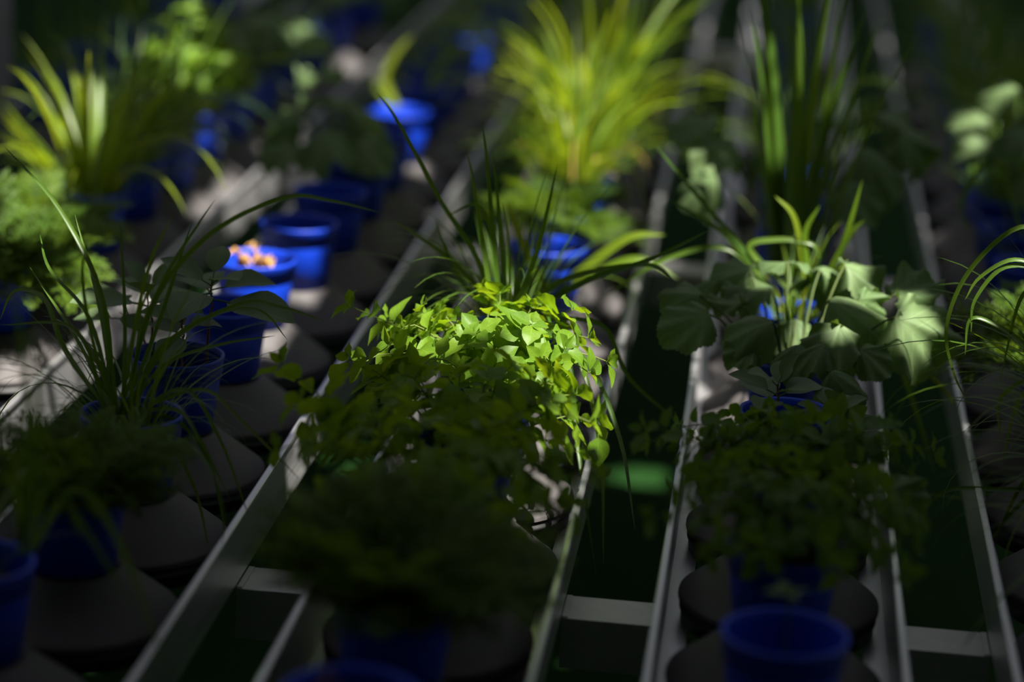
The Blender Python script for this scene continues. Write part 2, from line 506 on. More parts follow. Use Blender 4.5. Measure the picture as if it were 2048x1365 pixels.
ORD = ['first', 'second', 'third', 'fourth', 'fifth', 'sixth', 'seventh', 'eighth', 'ninth', 'tenth', 'eleventh', 'twelfth', 'thirteenth', 'fourteenth', 'fifteenth', 'sixteenth', 'seventeenth']


def carrier(x, y, label, rng):
    c = thing('pot_carrier', label, 'carrier', (x, y, Z0), 'cone-topped pot carriers on the conveyors')
    mw = Matrix.Rotation(rng.uniform(0, 6), 4, 'Z')
    obj('lid', me_lid, c, mw); obj('base_ring', me_base, c, mw)


def pot(name, x, y, label, cat, rng, group, sink=0.0):
    t = thing(name, label, cat, (x, y, Z0 + .0008), group)
    mw = Matrix.Rotation(rng.uniform(0, 6), 4, 'Z')
    p = obj('pot', me_pot, t, mw)
    obj('rim', me_rim, p)
    obj('soil', me_soil, t, Matrix.Translation((0, 0, -sink)) @ Matrix.Rotation(rng.uniform(0, 6), 4, 'Z') @ Matrix.Diagonal((1 - sink * 3.0, 1 - sink * 3.0, 1, 1)))
    return t


# ------------------------------------------------------------------ leaf shapes
def leaf_mesh(name, mat, width=.7, belly=.4, droop=.4, fold=.25, wave=0.0, seed=0, nt_=9, half=3, tip=1.0, twist=0.0, petiole=0.0):
    """ovate leaf, length 1 along +y, normal +z"""
    rng = random.Random(seed)
    ph = rng.uniform(0, 6)
    rows = []
    for i in range(nt_ + 1):
        t = i / nt_
        e = math.log(.5) / math.log(belly)
        w = width * .5 * math.sin(PI * t ** e) ** (.80) * (1 - .25 * tip * max(0, t - .6) / .4) if 0 < t < 1 else .006
        a = droop * t * t
        y = t - .18 * droop * t ** 3
        z = .10 * droop * t - droop * .55 * t * t
        row = []
        for j in range(-half, half + 1):
            u = j / half
            tw = twist * t
            xx = w * u
            zz = fold * w * abs(u) ** 1.4 + wave * w * math.sin(t * 13 + ph + u * 2.0) * abs(u)
            row.append(Vector((xx * math.cos(tw) - zz * math.sin(tw), y + petiole, z + zz * math.cos(tw) + xx * math.sin(tw))))
        rows.append(row)
    mb = MB()
    mb.grid(rows)
    if petiole > 0:
        mb.tube([Vector((0, -.0, -.01)), Vector((0, petiole * .5, .005)), Vector((0, petiole + .04, 0))], .016, 4, False)
    return mb.mesh(name, mat)


def round_leaf_mesh(name, mat, seed, cup=.25, wave=.10, lobes=5, teeth=.022):
    """round toothed squash leaf, width 1, stalk joins at the origin, blade runs to +y"""
    rng = random.Random(seed)
    ph = rng.uniform(0, 6); ph2 = rng.uniform(0, 6)
    n = 72; rings = 6
    cen = Vector((0, .06, 0))
    rows = []
    for k in range(rings + 1):
        q = k / rings
        row = []
        for i in range(n + 1):
            a = -PI / 2 + .10 + (2 * PI - .20) * i / n      # notch at the stalk
            r = .46 * (1 + .035 * math.cos(lobes * (a - PI / 2))) * (1.0 + .04 * math.sin(2 * a + ph))
            dn = abs(((a + PI / 2 + PI) % (2 * PI)) - PI)
            r *= .72 + .28 * min(1, dn / .9)
            if k == rings:
                r *= 1 + teeth * (1 if i % 2 else -1)
            x, y = r * q * math.cos(a), r * q * math.sin(a)
            z = -cup * (q * r) ** 2 * 2.2 + wave * q * q * math.sin(3 * a + ph) * .5 + wave * .5 * q ** 3 * math.sin(7 * a + ph2)
            row.append(Vector((x, y + .30 * q, z)) + cen * q)
        rows.append(row)
    mb = MB()
    b = len(mb.v)
    mb.grid(rows)
    # planar UV so that the veins fan along the blade
    mb.uv = [tuple((0.5 + mb.v[i].x, mb.v[i].y + .2) for i in f) for f in mb.f]
    return mb.mesh(name, mat)


def blade_mesh(name, mat, width, a0, a1, power=1.6, seg=12, keel=.35, seed=0, twist=0.0):
    """grass blade of length 1 from the origin, starting near +z and bending to +y"""
    rng = random.Random(seed)
    rows = []
    y = z = 0.0; x = 0.0
    sway = rng.uniform(-.18, .18)
    for i in range(seg + 1):
        t = i / seg
        a = a0 + (a1 - a0) * t ** power
        if i:
            y += math.sin(a) / seg; z += math.cos(a) / seg; x += sway * t / seg
        w = width * .5 * min(1, .55 + 1.8 * t) * (1 - t ** 2.6) ** .8 + .0006
        side = Vector((math.cos(twist * t), math.sin(twist * t) * .5, math.sin(twist * t) * .3))
        nrm = Vector((0, -math.cos(a), math.sin(a)))
        c = Vector((x, y, z))
        rows.append([c - side * w + nrm * w * keel, c, c + side * w + nrm * w * keel])
    mb = MB(); mb.grid(rows)
    return mb.mesh(name, mat)


def free_blade(name, mat, pts, width, parent, origin):
    """one blade through given world points"""
    pts = [p - origin for p in pts]
    # Catmull-Rom
    ext = [pts[0] * 2 - pts[1]] + pts + [pts[-1] * 2 - pts[-2]]
    line = []
    per = 6
    for i in range(1, len(ext) - 2):
        p0, p1, p2, p3 = ext[i - 1:i + 3]
        for s in range(per):
            t = s / per
            line.append(.5 * ((2 * p1) + (p2 - p0) * t + (2 * p0 - 5 * p1 + 4 * p2 - p3) * t * t + (3 * p1 - p0 - 3 * p2 + p3) * t ** 3))
    line.append(pts[-1])
    n = len(line) - 1
    rows = []
    for i, c in enumerate(line):
        t = i / n
        tg = (line[min(i + 1, n)] - line[max(0, i - 1)]).normalized()
        side = tg.cross(Vector((.15, -.75, .55))); side.normalize()
        nr = side.cross(tg)
        w = width * .5 * min(1, .6 + 2 * t) * (1 - t ** 3) ** .8 + .0002
        rows.append([c - side * w + nr * w * .4, c, c + side * w + nr * w * .4])
    mb = MB(); mb.grid(rows)
    return obj(name, mb.mesh(name, mat), parent)


def frond_mesh(name, mat, seed, pairs=11, thread=.010):
    """feathery leaf of length 1: thread-like leaflets in three orders"""
    rng = random.Random(seed)
    mb = MB()
    bend = rng.uniform(.5, 1.1)
    pts = []
    y = z = 0.0
    for i in range(13):
        t = i / 12
        a = .15 + bend * t * t
        if i:
            y += math.sin(a) / 12; z += math.cos(a) / 12
        pts.append(Vector((rng.uniform(-.01, .01), y, z)))
    mb.tube(pts, [.013 * (1 - .7 * i / 12) for i in range(13)], 4, False)

    def thread_strip(a, b, w):
        d = (b - a); s = d.cross(Vector((.3, -.6, .7))); s.normalize(); s *= w
        mid = a + d * .5
        mb.grid([[a - s * .6, a + s * .6], [mid - s, mid + s], [b - s * .15, b + s * .15]])
    for k in range(pairs):
        t = .28 + .72 * k / (pairs - 1)
        c = pts[min(12, int(t * 12))]
        tg = (pts[min(12, int(t * 12) + 1)] - pts[max(0, int(t * 12) - 1)]).normalized()
        L1 = .34 * math.sin(PI * (.18 + .74 * (1 - t) + .04)) + .05
        for s in (-1, 1):
            d = (Vector((s, rng.uniform(-.3, .3), rng.uniform(-.2, .2))) + tg * .85).normalized()
            e = c + d * L1
            thread_strip(c, e, thread)
            for q in range(5):
                u = .3 + .7 * q / 4
                cc = c + d * (L1 * u)
                for s2 in (-1, 1):
                    d2 = (d * .75 + tg * .75 * s2 + Vector((rng.uniform(-.4, .4), rng.uniform(-.5, .5), rng.uniform(-.4, .4)))).normalized()
                    L2 = L1 * .42 * (1.15 - u * .6)
                    thread_strip(cc, cc + d2 * L2, thread * .85)
                    for s3 in (-1, 1):
                        d3 = (d2 + Vector((rng.uniform(-1, 1), rng.uniform(-1, 1), rng.uniform(-1, 1))) * .7).normalized()
                        m2 = cc + d2 * (L2 * .5)
                        thread_strip(m2, m2 + d3 * L2 * .5, thread * .75)
    return mb.mesh(name, mat)


V = {}
for key, mat, wd in (('chick', 'chickweed', .66), ('gal', 'galinsoga', .62)):
    V[key] = [leaf_mesh('leaf', M[mat], wd * random.Random(i).uniform(.85, 1.12), .36 + .03 * (i % 3), droop=(.15, .35, .6, .85, .45, .25)[i], fold=(.35, .2, .12, .3, .5, .05)[i],
                        wave=(.05, .10, .14, .06, .12, .16)[i], seed=i, nt_=8, half=2, twist=(0, .3, -.4, .15, -.2, .5)[i], petiole=.12) for i in range(6)]
V['amar'] = [leaf_mesh('leaf', M['amaranth'], .66, .47, droop=(.15, .4, .7, .3)[i], fold=(.3, .2, .15, .4)[i], wave=.05, seed=i, nt_=10, half=3, tip=.4, petiole=.22) for i in range(4)]
V['sq'] = [round_leaf_mesh('leaf', M['squash'], i, cup=(.35, .8, .15, 1.1, .55)[i], wave=(.14, .20, .24, .14, .28)[i]) for i in range(5)]


def blades(mat, w, lo, hi, n=10, p=1.6):
    out = []
    for i in range(n):
        k = i / (n - 1)
        out.append(blade_mesh('blade', M[mat], w * random.Random(i * 3).uniform(.7, 1.25), .05, lo + (hi - lo) * k, p + .5 * math.sin(i * 2.1), 12, .35, i, random.Random(i).uniform(-1.2, 1.2)))
    return out


V['grass'] = blades('grass', .018, .2, 2.5)
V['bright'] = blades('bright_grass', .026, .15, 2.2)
V['reed'] = blades('grass', .032, .02, .45, 8)
V['dry'] = blades('dry', .030, 1.0, 3.0, 6)
V['frond'] = [frond_mesh('frond', M['feather'], i) for i in range(5)]

UP = Vector((0, 0, 1))


# ------------------------------------------------------------------ plants (points are local to the pot's base)
def stem_line(rng, base, tip, lift, n=7):
    mid = (base + tip) / 2 + Vector((0, 0, lift))
    return [base * (1 - t) ** 2 + mid * (2 * t * (1 - t)) + tip * t * t + Vector((rng.uniform(-1, 1), rng.uniform(-1, 1), rng.uniform(-1, 1))) * (.0025 if 0 < i < n else 0)
            for i, t in ((i, i / n) for i in range(n + 1))]


def leafy_stem(t, rng, pts, meshes, mat, leaf_len, first=.35, nodes=4, crown=4, r0=.0017, stem='stem'):
    mb = MB(); n = len(pts) - 1
    mb.tube(pts, [r0 * (1 - .55 * i / n) for i in range(n + 1)], 5)
    obj(stem, mb.mesh(stem, mat), t)
    a0 = rng.uniform(0, PI)

    def at(f):
        i = min(n - 1, int(f * n)); u = f * n - i
        return pts[i].lerp(pts[i + 1], u), (pts[i + 1] - pts[i]).normalized()
    k = 0
    for q in range(nodes):
        f = first + (1 - first) * q / nodes
        p, tg = at(f)
        tg = (tg + UP * .35).normalized()
        a0 += PI / 2 + rng.uniform(-.3, .3)
        e1 = tg.cross(Vector((0.2, 1, .1))).normalized(); e2 = tg.cross(e1)
        for s in (0, PI):
            a = a0 + s + rng.uniform(-.25, .25)
            d = (e1 * math.cos(a) + e2 * math.sin(a) + tg * rng.uniform(.05, .6)).normalized()
            sz = leaf_len * rng.uniform(.75, 1.2) * (1.08 - .25 * q / max(1, nodes))
            obj('leaf', rng.choice(meshes), t, frame(d, tg + Vector((rng.uniform(-.4, .4), rng.uniform(-.4, .4), 0)), p, sz))
    p, tg = pts[-1], (tg_last(pts) + UP * .5).normalized()
    e1 = tg.cross(Vector((0.2, 1, .1))).normalized(); e2 = tg.cross(e1)
    for c in range(crown):
        a = a0 + c * PI / 2 + rng.uniform(-.25, .25)
        inner = c >= crown // 2 and crown > 3
        d = (e1 * math.cos(a) + e2 * math.sin(a) + tg * (rng.uniform(.7, 1.3) if inner else rng.uniform(.05, .45))).normalized()
        obj('leaf', rng.choice(meshes), t, frame(d, tg, p, leaf_len * (rng.uniform(.45, .65) if inner else rng.uniform(.75, 1.0))))


def tg_last(pts):
    return (pts[-1] - pts[-2]).normalized()


def bushy(t, rng, kind, mat, n, rad, h, leaf_len, tips=(), squash=1.0, nodes=3, ax=1.0):
    """many thin stems that lean out into a dome"""
    for i in range(n):
        a = 2.399963 * i + rng.uniform(-.3, .3)
        q = math.sqrt((i + .5) / n)
        base = Vector((.035 * q * math.cos(a), .035 * q * math.sin(a), .083))
        R = rad * q * rng.uniform(.85, 1.15)
        tip = Vector((ax * R * math.cos(a), R * math.sin(a), .112 + h * (1 - .62 * q * q) * rng.uniform(.70, 1.22)))
        leafy_stem(t, rng, stem_line(rng, base, tip, .035 + .05 * q), V[kind], mat, leaf_len, .40, nodes, 4)
    for p in tips:
        p = p - t.location
        base = Vector((p.x * .15, p.y * .15, .083)); base.x = max(-.04, min(.04, base.x)); base.y = max(-.04, min(.04, base.y))
        leafy_stem(t, rng, stem_line(rng, base, p, .05), V[kind], mat, leaf_len * 1.15, .5, 3, 4)


def tuft(t, rng, kind, n, lo, hi, lean=.5, spread=.04, name='blade', bias=None):
    for i in range(n):
        a = rng.uniform(0, 2 * PI)
        if bias is not None and rng.random() < .5:
            a = bias + rng.uniform(-.6, .6)
        r = spread * math.sqrt(rng.random())
        base = Vector((r * math.cos(a), r * math.sin(a), .083))
        L = rng.uniform(lo, hi)
        tilt = lean * rng.random() ** 1.5
        m = Matrix.Translation(base) @ Matrix.Rotation(a - PI / 2 + rng.uniform(-.4, .4), 4, 'Z') @ Matrix.Rotation(-tilt, 4, 'X') @ Matrix.Diagonal((L, L, L, 1))
        obj(name, rng.choice(V[kind]), t, m)


def feathery(t, rng, n, lo, hi, lean=1.0):
    for i in range(n):
        a = 2.399963 * i + rng.uniform(-.3, .3)
        q = math.sqrt((i + .5) / n)
        base = Vector((.045 * q * math.cos(a), .045 * q * math.sin(a), .083))
        L = rng.uniform(lo, hi)
        m = Matrix.Translation(base) @ Matrix.Rotation(a - PI / 2, 4, 'Z') @ Matrix.Rotation(-lean * q * rng.uniform(.7, 1.1), 4, 'X') @ Matrix.Rotation(rng.uniform(-.5, .5), 4, 'Z') @ Matrix.Diagonal((L, L, L, 1))
        obj('frond', rng.choice(V['frond']), t, m)


def rosette(t, rng, centre, n, size, base=None, pitch=.35, mat='redstem', rot=0.0, r0=.0026):
    """amaranth seedling: stalk with a whorl of leaves"""
    c = centre - t.location
    if base is None:
        base = Vector((max(-.045, min(.045, c.x)), max(-.045, min(.045, c.y)), .083))
    pts = stem_line(rng, base, c, .01)
    mb = MB(); mb.tube(pts, [r0 * (1 - .4 * i / 7) for i in range(8)], 6)
    obj('stem', mb.mesh('stem', M[mat]), t)
    for i in range(n):
        a = rot + 2.399963 * i
        k = i / max(1, n - 1)
        p = c - Vector((0, 0, .030)) * (1 - k)
        el = -.15 + pitch + 1.0 * k * k * .8 + rng.uniform(-.15, .15)
        d = Vector((math.cos(a) * math.cos(el), math.sin(a) * math.cos(el), math.sin(el)))
        obj('leaf', V['amar'][i % 4], t, frame(d, UP - d * d.z + Vector((0, -.25, 0)), p, size * (1.05 - .5 * k) * rng.uniform(.9, 1.1)))


def squash_leaf(t, rng, pos, width, az, tilt, variant, face=0.0, base=None):
    """pos: where stalk and blade meet; az: heading of the blade; tilt: upwards positive"""
    p = pos - t.location
    d = Vector((math.cos(az) * math.cos(tilt), math.sin(az) * math.cos(tilt), math.sin(tilt)))
    nrm = Vector((0, 0, 1)) + Vector((0, -1, 0)) * face
    obj('leaf', V['sq'][variant % 5], t, frame(d, nrm, p, width))
    if base is None:
        base = Vector((max(-.03, min(.03, p.x * .25)), max(-.03, min(.03, p.y * .3)), .083))
    pts = stem_line(rng, base, p, .03)
    mb = MB(); mb.tube(pts, [.0026 * (1 - .35 * i / 7) for i in range(8)], 6)
    obj('leaf_stalk', mb.mesh('leaf_stalk', M['squashstem']), t)


def squash_random(t, rng, n, rad, h, width):
    for i in range(n):
        a = 2.399963 * i + rng.uniform(-.3, .3); q = math.sqrt((i + .6) / n)
        pos = t.location + Vector((rad * q * math.cos(a), rad * q * math.sin(a) * .8, .118 + h * rng.uniform(.5, 1.0)))
        squash_leaf(t, rng, pos, width * rng.uniform(.75, 1.15), a + rng.uniform(-.5, .5), rng.uniform(-.5, .1), i, .3)


# ------------------------------------------------------------------ what stands where
LANE = {'far left': -1.305, 'left': -.857, 'middle': -.385, 'right': .065, 'far right': .515, 'outer left': -1.755}
SPOTS = []


def spot(lane, y, name, label, cat, build, under, group=None, seed=None, dx=0.0, sink=0.0):
    rng = random.Random(int(y * 1000) + int((LANE[lane] + 3) * 977) if seed is None else seed)
    x = LANE[lane] + dx + rng.uniform(-.003, .003)
    carrier(x, y, 'dark grey cone-topped carrier under ' + under, rng)
    t = pot(name, x, y, label, cat, rng, group, sink)
    if build:
        build(t, rng)
    return t


G_GRASS, G_FEATH, G_BUSH, G_BARE = 'potted grasses', 'potted feathery plants', 'potted bushy weeds', 'bare blue pots'

# ---- middle conveyor, front to back


def dead_stub(t, rng):
    for i, (dx, dy, hh) in enumerate(((-.03, .0, .05), (-.022, .012, .03))):
        pts = [Vector((dx, dy, .083)), Vector((dx - .004, dy, .095 + hh * .5)), Vector((dx + .008, dy, .095 + hh))]
        mb = MB(); mb.tube(pts, [.004, .0045, .002], 6)
        obj('dead_stem', mb.mesh('dead_stem', M['dry']), t)


spot('middle', 2.31, 'potted_dead_stem', 'blue pot with a dry tan stub at the bottom edge, nearest on middle lane', 'potted plant', dead_stub, 'the pot with a tan stub at the bottom edge')


def m1(t, rng):
    feathery(t, rng, 75, .10, .165, .62)


spot('middle', 2.59, 'potted_feathery_plant', 'dark blurred feathery plant in blue pot, front of the middle lane', 'potted plant', m1, 'the dark blurred feathery plant in front', G_FEATH)


def m2(t, rng):
    bushy(t, rng, 'chick', M['chickstem'], 24, .235, .12, .043, tips=[P(565, 730, 3.12), P(1140, 1010, 2.85), P(1085, 930, 2.9), P(600, 810, 3.0), P(640, 900, 2.9)])


spot('middle', 2.90, 'potted_chickweed', 'shaded chickweed in blue pot, in front of the sunlit chickweed', 'potted plant', m2, 'the shaded chickweed, before the sunlit one', G_BUSH)


def m3(t, rng):
    bushy(t, rng, 'chick', M['chickstem'], 26, .20, .095, .043, nodes=2,
          tips=[P(1190, 840, 3.3), P(1150, 790, 3.28), P(1155, 905, 3.18), P(700, 720, 3.3), P(1100, 800, 3.2), P(760, 760, 3.3)])
    # one leaf hanging free at the right
    p = P(1196, 868, 3.25) - t.location
    obj('leaf', V['chick'][0], t, frame(Vector((.10, -.15, -1)), Vector((.1, -1, .2)), p, .044))


spot('middle', 3.18, 'potted_chickweed', 'sunlit chickweed in blue pot, brightest leaves facing the camera', 'potted plant', m3, 'the front one of the sunlit chickweeds', G_BUSH)


def m4(t, rng):
    bushy(t, rng, 'chick', M['chickstem'], 27, .20, .110, .043, nodes=2,
          tips=[P(1145, 620, 3.5), P(1000, 590, 3.55), P(845, 625, 3.5), P(705, 615, 3.5), P(1050, 660, 3.42), P(935, 680, 3.4), P(780, 690, 3.4), P(1130, 700, 3.4), P(880, 625, 3.5)])


spot('middle', 3.47, 'potted_chickweed', 'sunlit chickweed in blue pot just before the tall upright grass', 'potted plant', m4, 'the rear one of the sunlit chickweeds', G_BUSH)


def m5(t, rng):
    tuft(t, rng, 'grass', 85, .14, .34, .45, .04)
    o = t.location
    for k, q in enumerate(([(1005, 620), (985, 480), (955, 410), (895, 432)], [(990, 630), (955, 520), (880, 400), (800, 250), (755, 185)], [(1000, 620), (985, 450), (965, 235)],
                           [(995, 620), (900, 520), (785, 440)], [(1020, 620), (1100, 600), (1140, 565)], [(985, 620), (965, 480), (935, 300)], [(1000, 640), (920, 560), (870, 440)],
                           [(1010, 620), (1005, 500), (985, 300)], [(1030, 625), (1075, 500), (1115, 330)], [(1040, 630), (1130, 560), (1290, 530), (1350, 560)],
                           [(1030, 640), (1180, 560), (1300, 520), (1420, 460)], [(1040, 640), (1200, 650), (1260, 760), (1400, 880)],
                           [(1060, 640), (1130, 700), (1155, 890), (1192, 1150)], [(1060, 640), (1150, 700), (1200, 900), (1207, 1130)], [(1050, 640), (1170, 720), (1240, 880), (1270, 1060)])):
        free_blade('blade', M['grass'], [P(a, b, 3.72 - .04 * (k % 3) - (.10 * j if k > 11 else 0)) for j, (a, b) in enumerate(q)], .010 if k in (9, 10) else .008, t, o)


spot('middle', 3.76, 'potted_grass', 'tall upright green grass rising straight behind the sunlit chickweed', 'potted plant', m5, 'the upright grass behind the chickweed', G_GRASS)


def m6(t, rng):
    tuft(t, rng, 'bright', 26, .08, .20, .7, .045)
    o = t.location
    for k, q in enumerate(([(1110, 590), (1180, 530), (1260, 475), (1330, 470)], [(1110, 590), (1200, 545), (1280, 520), (1360, 560)], [(1100, 600), (1050, 500), (1010, 400)])):
        free_blade('blade', M['bright_grass'], [P(a, b, 4.1) for a, b in q], .018, t, o)


spot('middle', 4.05, 'potted_grass', 'short wide-bladed grass with arching yellow-green blades, beside the sunlit beam', 'potted plant', m6, 'the short wide-bladed arching grass', G_GRASS)
spot('middle', 4.33, 'blue_pot', 'bare sunlit blue pot behind the upright grass on the middle lane', 'pot', None, 'the bare sunlit pot on the middle lane', G_BARE)


def m8(t, rng):
    feathery(t, rng, 40, .07, .13, 1.1)


spot('middle', 4.61, 'potted_feathery_plant', 'low sunlit feathery plant in bright blue pot below the yellow grass', 'potted plant', m8, 'the low sunlit feathery plant', G_FEATH)
for yy, n, lo, hi, lab in ((4.90, 110, .16, .42, 'front'), (5.19, 110, .25, .55, 'middle'), (5.48, 90, .25, .58, 'rear')):
    def mg(t, rng, n=n, lo=lo, hi=hi):
        tuft(t, rng, 'bright', n, lo, hi, .5, .05)
        tuft(t, rng, 'grass', 45, lo * .8, hi * .9, 1.2, .05)
        tuft(t, rng, 'dry', 9, .10, .22, .9, .05, 'dry_blade')
    spot('middle', yy, 'potted_grass', 'tall glowing yellow-green grass, %s one of the three at top centre' % lab, 'potted plant', mg, 'the %s glowing yellow grass' % lab, G_GRASS)
for i, yy in enumerate((5.77, 6.06, 6.6, 7.2)):
    def mg(t, rng):
        tuft(t, rng, 'grass', 34, .2, .45, .5, .05)
    spot('middle', yy, 'potted_grass', 'blurred dark grass behind the glowing yellow grass, %s of four' % ORD[i], 'potted plant', mg, 'blurred grass number %s behind the yellow grass' % ORD[i], G_GRASS)


# ---- right conveyor
def r0(t, rng):
    c = P(1575, 1190, 2.56) - t.location
    pts = stem_line(rng, Vector((.004, 0, .083)), c, .01)
    mb = MB(); mb.tube(pts, .0016, 5); obj('stem', mb.mesh('stem', M['chickstem']), t)
    for a in (.3, 1.9, 3.5, 5.0):
        d = Vector((math.cos(a), math.sin(a), .3))
        obj('leaf', V['gal'][1], t, frame(d, UP, c, .028))


spot('right', 2.58, 'potted_seedling', 'open blue pot with a tiny pale seedling, front of the right lane', 'potted plant', r0, 'the open pot with a seedling', sink=.04)


def r1(t, rng):
    bushy(t, rng, 'gal', M['chickstem'], 32, .185, .10, .036, nodes=3)


spot('right', 2.86, 'potted_galinsoga', 'dark bushy small-leaved weed above the open seedling pot', 'potted plant', r1, 'the dark bushy weed behind the seedling pot', G_BUSH)


def r2(t, rng):
    bushy(t, rng, 'gal', M['chickstem'], 30, .185, .075, .036, nodes=3, tips=[P(1290, 860, 3.05), P(1780, 850, 3.1), P(1440, 845, 3.1), P(1680, 870, 3.1)])
    squash_leaf(t, rng, P(1775, 985, 3.05), .085, .2, -.5, 2, 1.6)


spot('right', 3.14, 'potted_galinsoga', 'dark bushy small-leaved weed below the grey-green rosette', 'potted plant', r2, 'the dark bushy weed below the rosette', G_BUSH)


def r3(t, rng):
    rosette(t, rng, P(1556, 768, 3.36), 8, .080, rot=2.0)
    rosette(t, rng, P(1665, 820, 3.36), 8, .070, rot=.3)
    rosette(t, rng, P(1720, 870, 3.36), 6, .06, rot=1.0)
    rosette(t, rng, P(1600, 860, 3.34), 6, .06, rot=2.6)


spot('right', 3.42, 'potted_amaranth', 'grey-green rosette of veined oval leaves in front of the squash leaves', 'potted plant', r3, 'the grey-green rosette', None)


def r4(t, rng):
    Yb = 3.70
    for q in ((1575, 525, 3.80, .085, 1.7, -.15, 0, .2), (1690, 530, 3.78, .085, .4, -.2, 4, .4), (1790, 590, 3.76, .085, .5, .35, 2, .5), (1660, 600, 3.68, .115, -.4, -.25, 3, .8),
              (1400, 590, 3.70, .07, 2.8, .25, 1, .4), (1420, 630, 3.64, .085, 3.5, -.35, 0, 1.2), (1480, 610, 3.72, .07, 2.2, .2, 2, .8), (1545, 645, 3.60, .080, 3.4, -.2, 3, .9),
              (1545, 575, 3.76, .085, 3.0, -.05, 4, .1), (1680, 650, 3.62, .085, -2.0, -.8, 2, 1.3), (1790, 635, 3.66, .125, .1, -.5, 4, 1.4), (1650, 690, 3.55, .055, 3.9, -.5, 1, .5),
              (1660, 745, 3.52, .075, -.5, -.6, 3, 1.0), (1720, 600, 3.72, .07, .6, -.8, 2, 1.2), (1620, 560, 3.85, .08, 1.2, 0, 1, .3), (1450, 560, 3.85, .07, 2.4, .1, 3, .3),
              (1590, 640, 3.78, .07, -1.6, -.9, 0, 1.3), (1600, 690, 3.58, .06, 4.4, -.6, 1, 1.0), (1510, 690, 3.6, .055, 3.6, -.5, 2, .9), (1720, 700, 3.6, .06, -.3, -.5, 0, 1.0), (1640, 540, 3.82, .08, .9, .1, 3, .4), (1500, 540, 3.8, .075, 2.6, .0, 0, .4), (1750, 670, 3.8, .07, .8, -.4, 2, .8)):
        squash_leaf(t, rng, P(q[0], q[1], q[2]), q[3] * 1.2, q[4], q[5], q[6], q[7])


spot('right', 3.71, 'potted_squash', 'broad toothed grey-green squash leaves in a blue pot, partly sunlit', 'potted plant', r4, 'the broad sunlit squash leaves', None)


def r5(t, rng):
    tuft(t, rng, 'bright', 30, .10, .22, .8, .045)
    tuft(t, rng, 'grass', 34, .10, .25, .7, .045)
    o = t.location
    for q in ([(1560, 640), (1500, 520), (1400, 400), (1310, 290)], [(1600, 600), (1500, 500), (1555, 480), (1625, 490), (1640, 520)], [(1610, 560), (1590, 440), (1550, 392)],
              [(1620, 560), (1610, 470), (1640, 410)], [(1650, 580), (1690, 480), (1725, 360)], [(1650, 560), (1700, 470), (1730, 440)], [(1560, 600), (1460, 500), (1330, 520), (1200, 600)],
              [(1560, 600), (1450, 470), (1340, 400)], [(1660, 560), (1760, 640), (1820, 790), (1870, 950)], [(1660, 560), (1780, 690), (1860, 750), (1950, 860)]):
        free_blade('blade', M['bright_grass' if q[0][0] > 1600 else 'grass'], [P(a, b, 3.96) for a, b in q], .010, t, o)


spot('right', 4.0, 'potted_grass', 'short sunlit grass with bent blades right behind the squash leaves', 'potted plant', r5, 'the short sunlit grass behind the squash', G_GRASS)


def r6(t, rng):
    tuft(t, rng, 'reed', 20, .35, .66, .12, .055)


spot('right', 4.28, 'potted_reed', 'tall straight dark reed-like grass standing above the squash leaves', 'potted plant', r6, 'the tall straight reed-like grass', G_GRASS)


def r7(t, rng):
    for q in ((1430, 250, 4.55, .12, 2.9, -.1, 0, .6), (1470, 290, 4.5, .11, 3.6, -.4, 2, 1.0), (1760, 235, 4.6, .12, .6, .1, 1, .5), (1800, 270, 4.55, .12, .2, -.5, 4, 1.0), (1720, 300, 4.5, .13, -.6, -.5, 3, .9),
              (1640, 240, 4.6, .11, 1.0, .0, 2, .5), (1560, 280, 4.5, .11, 2.4, -.3, 1, .8), (1690, 370, 4.4, .11, -.8, -.6, 0, 1.0), (1430, 350, 4.45, .10, 3.4, -.5, 3, .9)):
        squash_leaf(t, rng, P(*q[:3]), *q[3:])


spot('right', 4.57, 'potted_squash', 'blurred shaded squash with broad leaves behind the tall reed-like grass', 'potted plant', r7, 'the blurred shaded squash', None)
for i, yy in enumerate((4.86, 5.15, 5.6, 6.2, 6.9, 7.6)):
    def rg(t, rng):
        tuft(t, rng, 'grass', 40, .15, .42, .5, .05)
    spot('right', yy, 'potted_grass', 'blurred dim grass far back on the right lane, %s behind the shaded squash' % ORD[i], 'potted plant', rg, 'dim far grass, %s behind the shaded squash' % ORD[i], G_GRASS)


# ---- left conveyor
spot('left', 2.32, 'blue_pot', 'dark blue pot at the lower left corner, nearest on the left lane', 'pot', None, 'the pot in the lower left corner', G_BARE)


def l1(t, rng):
    tuft(t, rng, 'grass', 16, .15, .34, .9, .04)
    o = t.location
    for q in ([(60, 1110), (90, 980), (130, 1000), (290, 1250)], [(50, 1110), (30, 950), (70, 900), (170, 1080)], [(60, 1110), (150, 980), (240, 1090), (330, 1330)], [(40, 1110), (60, 900), (45, 700), (20, 560)],
              [(45, 1110), (80, 850), (60, 640)]):
        free_blade('blade', M['grass'], [P(a, b, 2.55) for a, b in q], .009, t, o)


spot('left', 2.575, 'potted_grass', 'dark blurred sparse grass in a blue pot at the lower left edge', 'potted plant', l1, 'the sparse grass at the lower left edge', G_GRASS, dx=-.028)


def l2(t, rng):
    feathery(t, rng, 75, .075, .13, .8)


spot('left', 2.88, 'potted_feathery_plant', 'dark feathery plant in blue pot below the long-bladed grass', 'potted plant', l2, 'the dark feathery plant at left', G_FEATH)


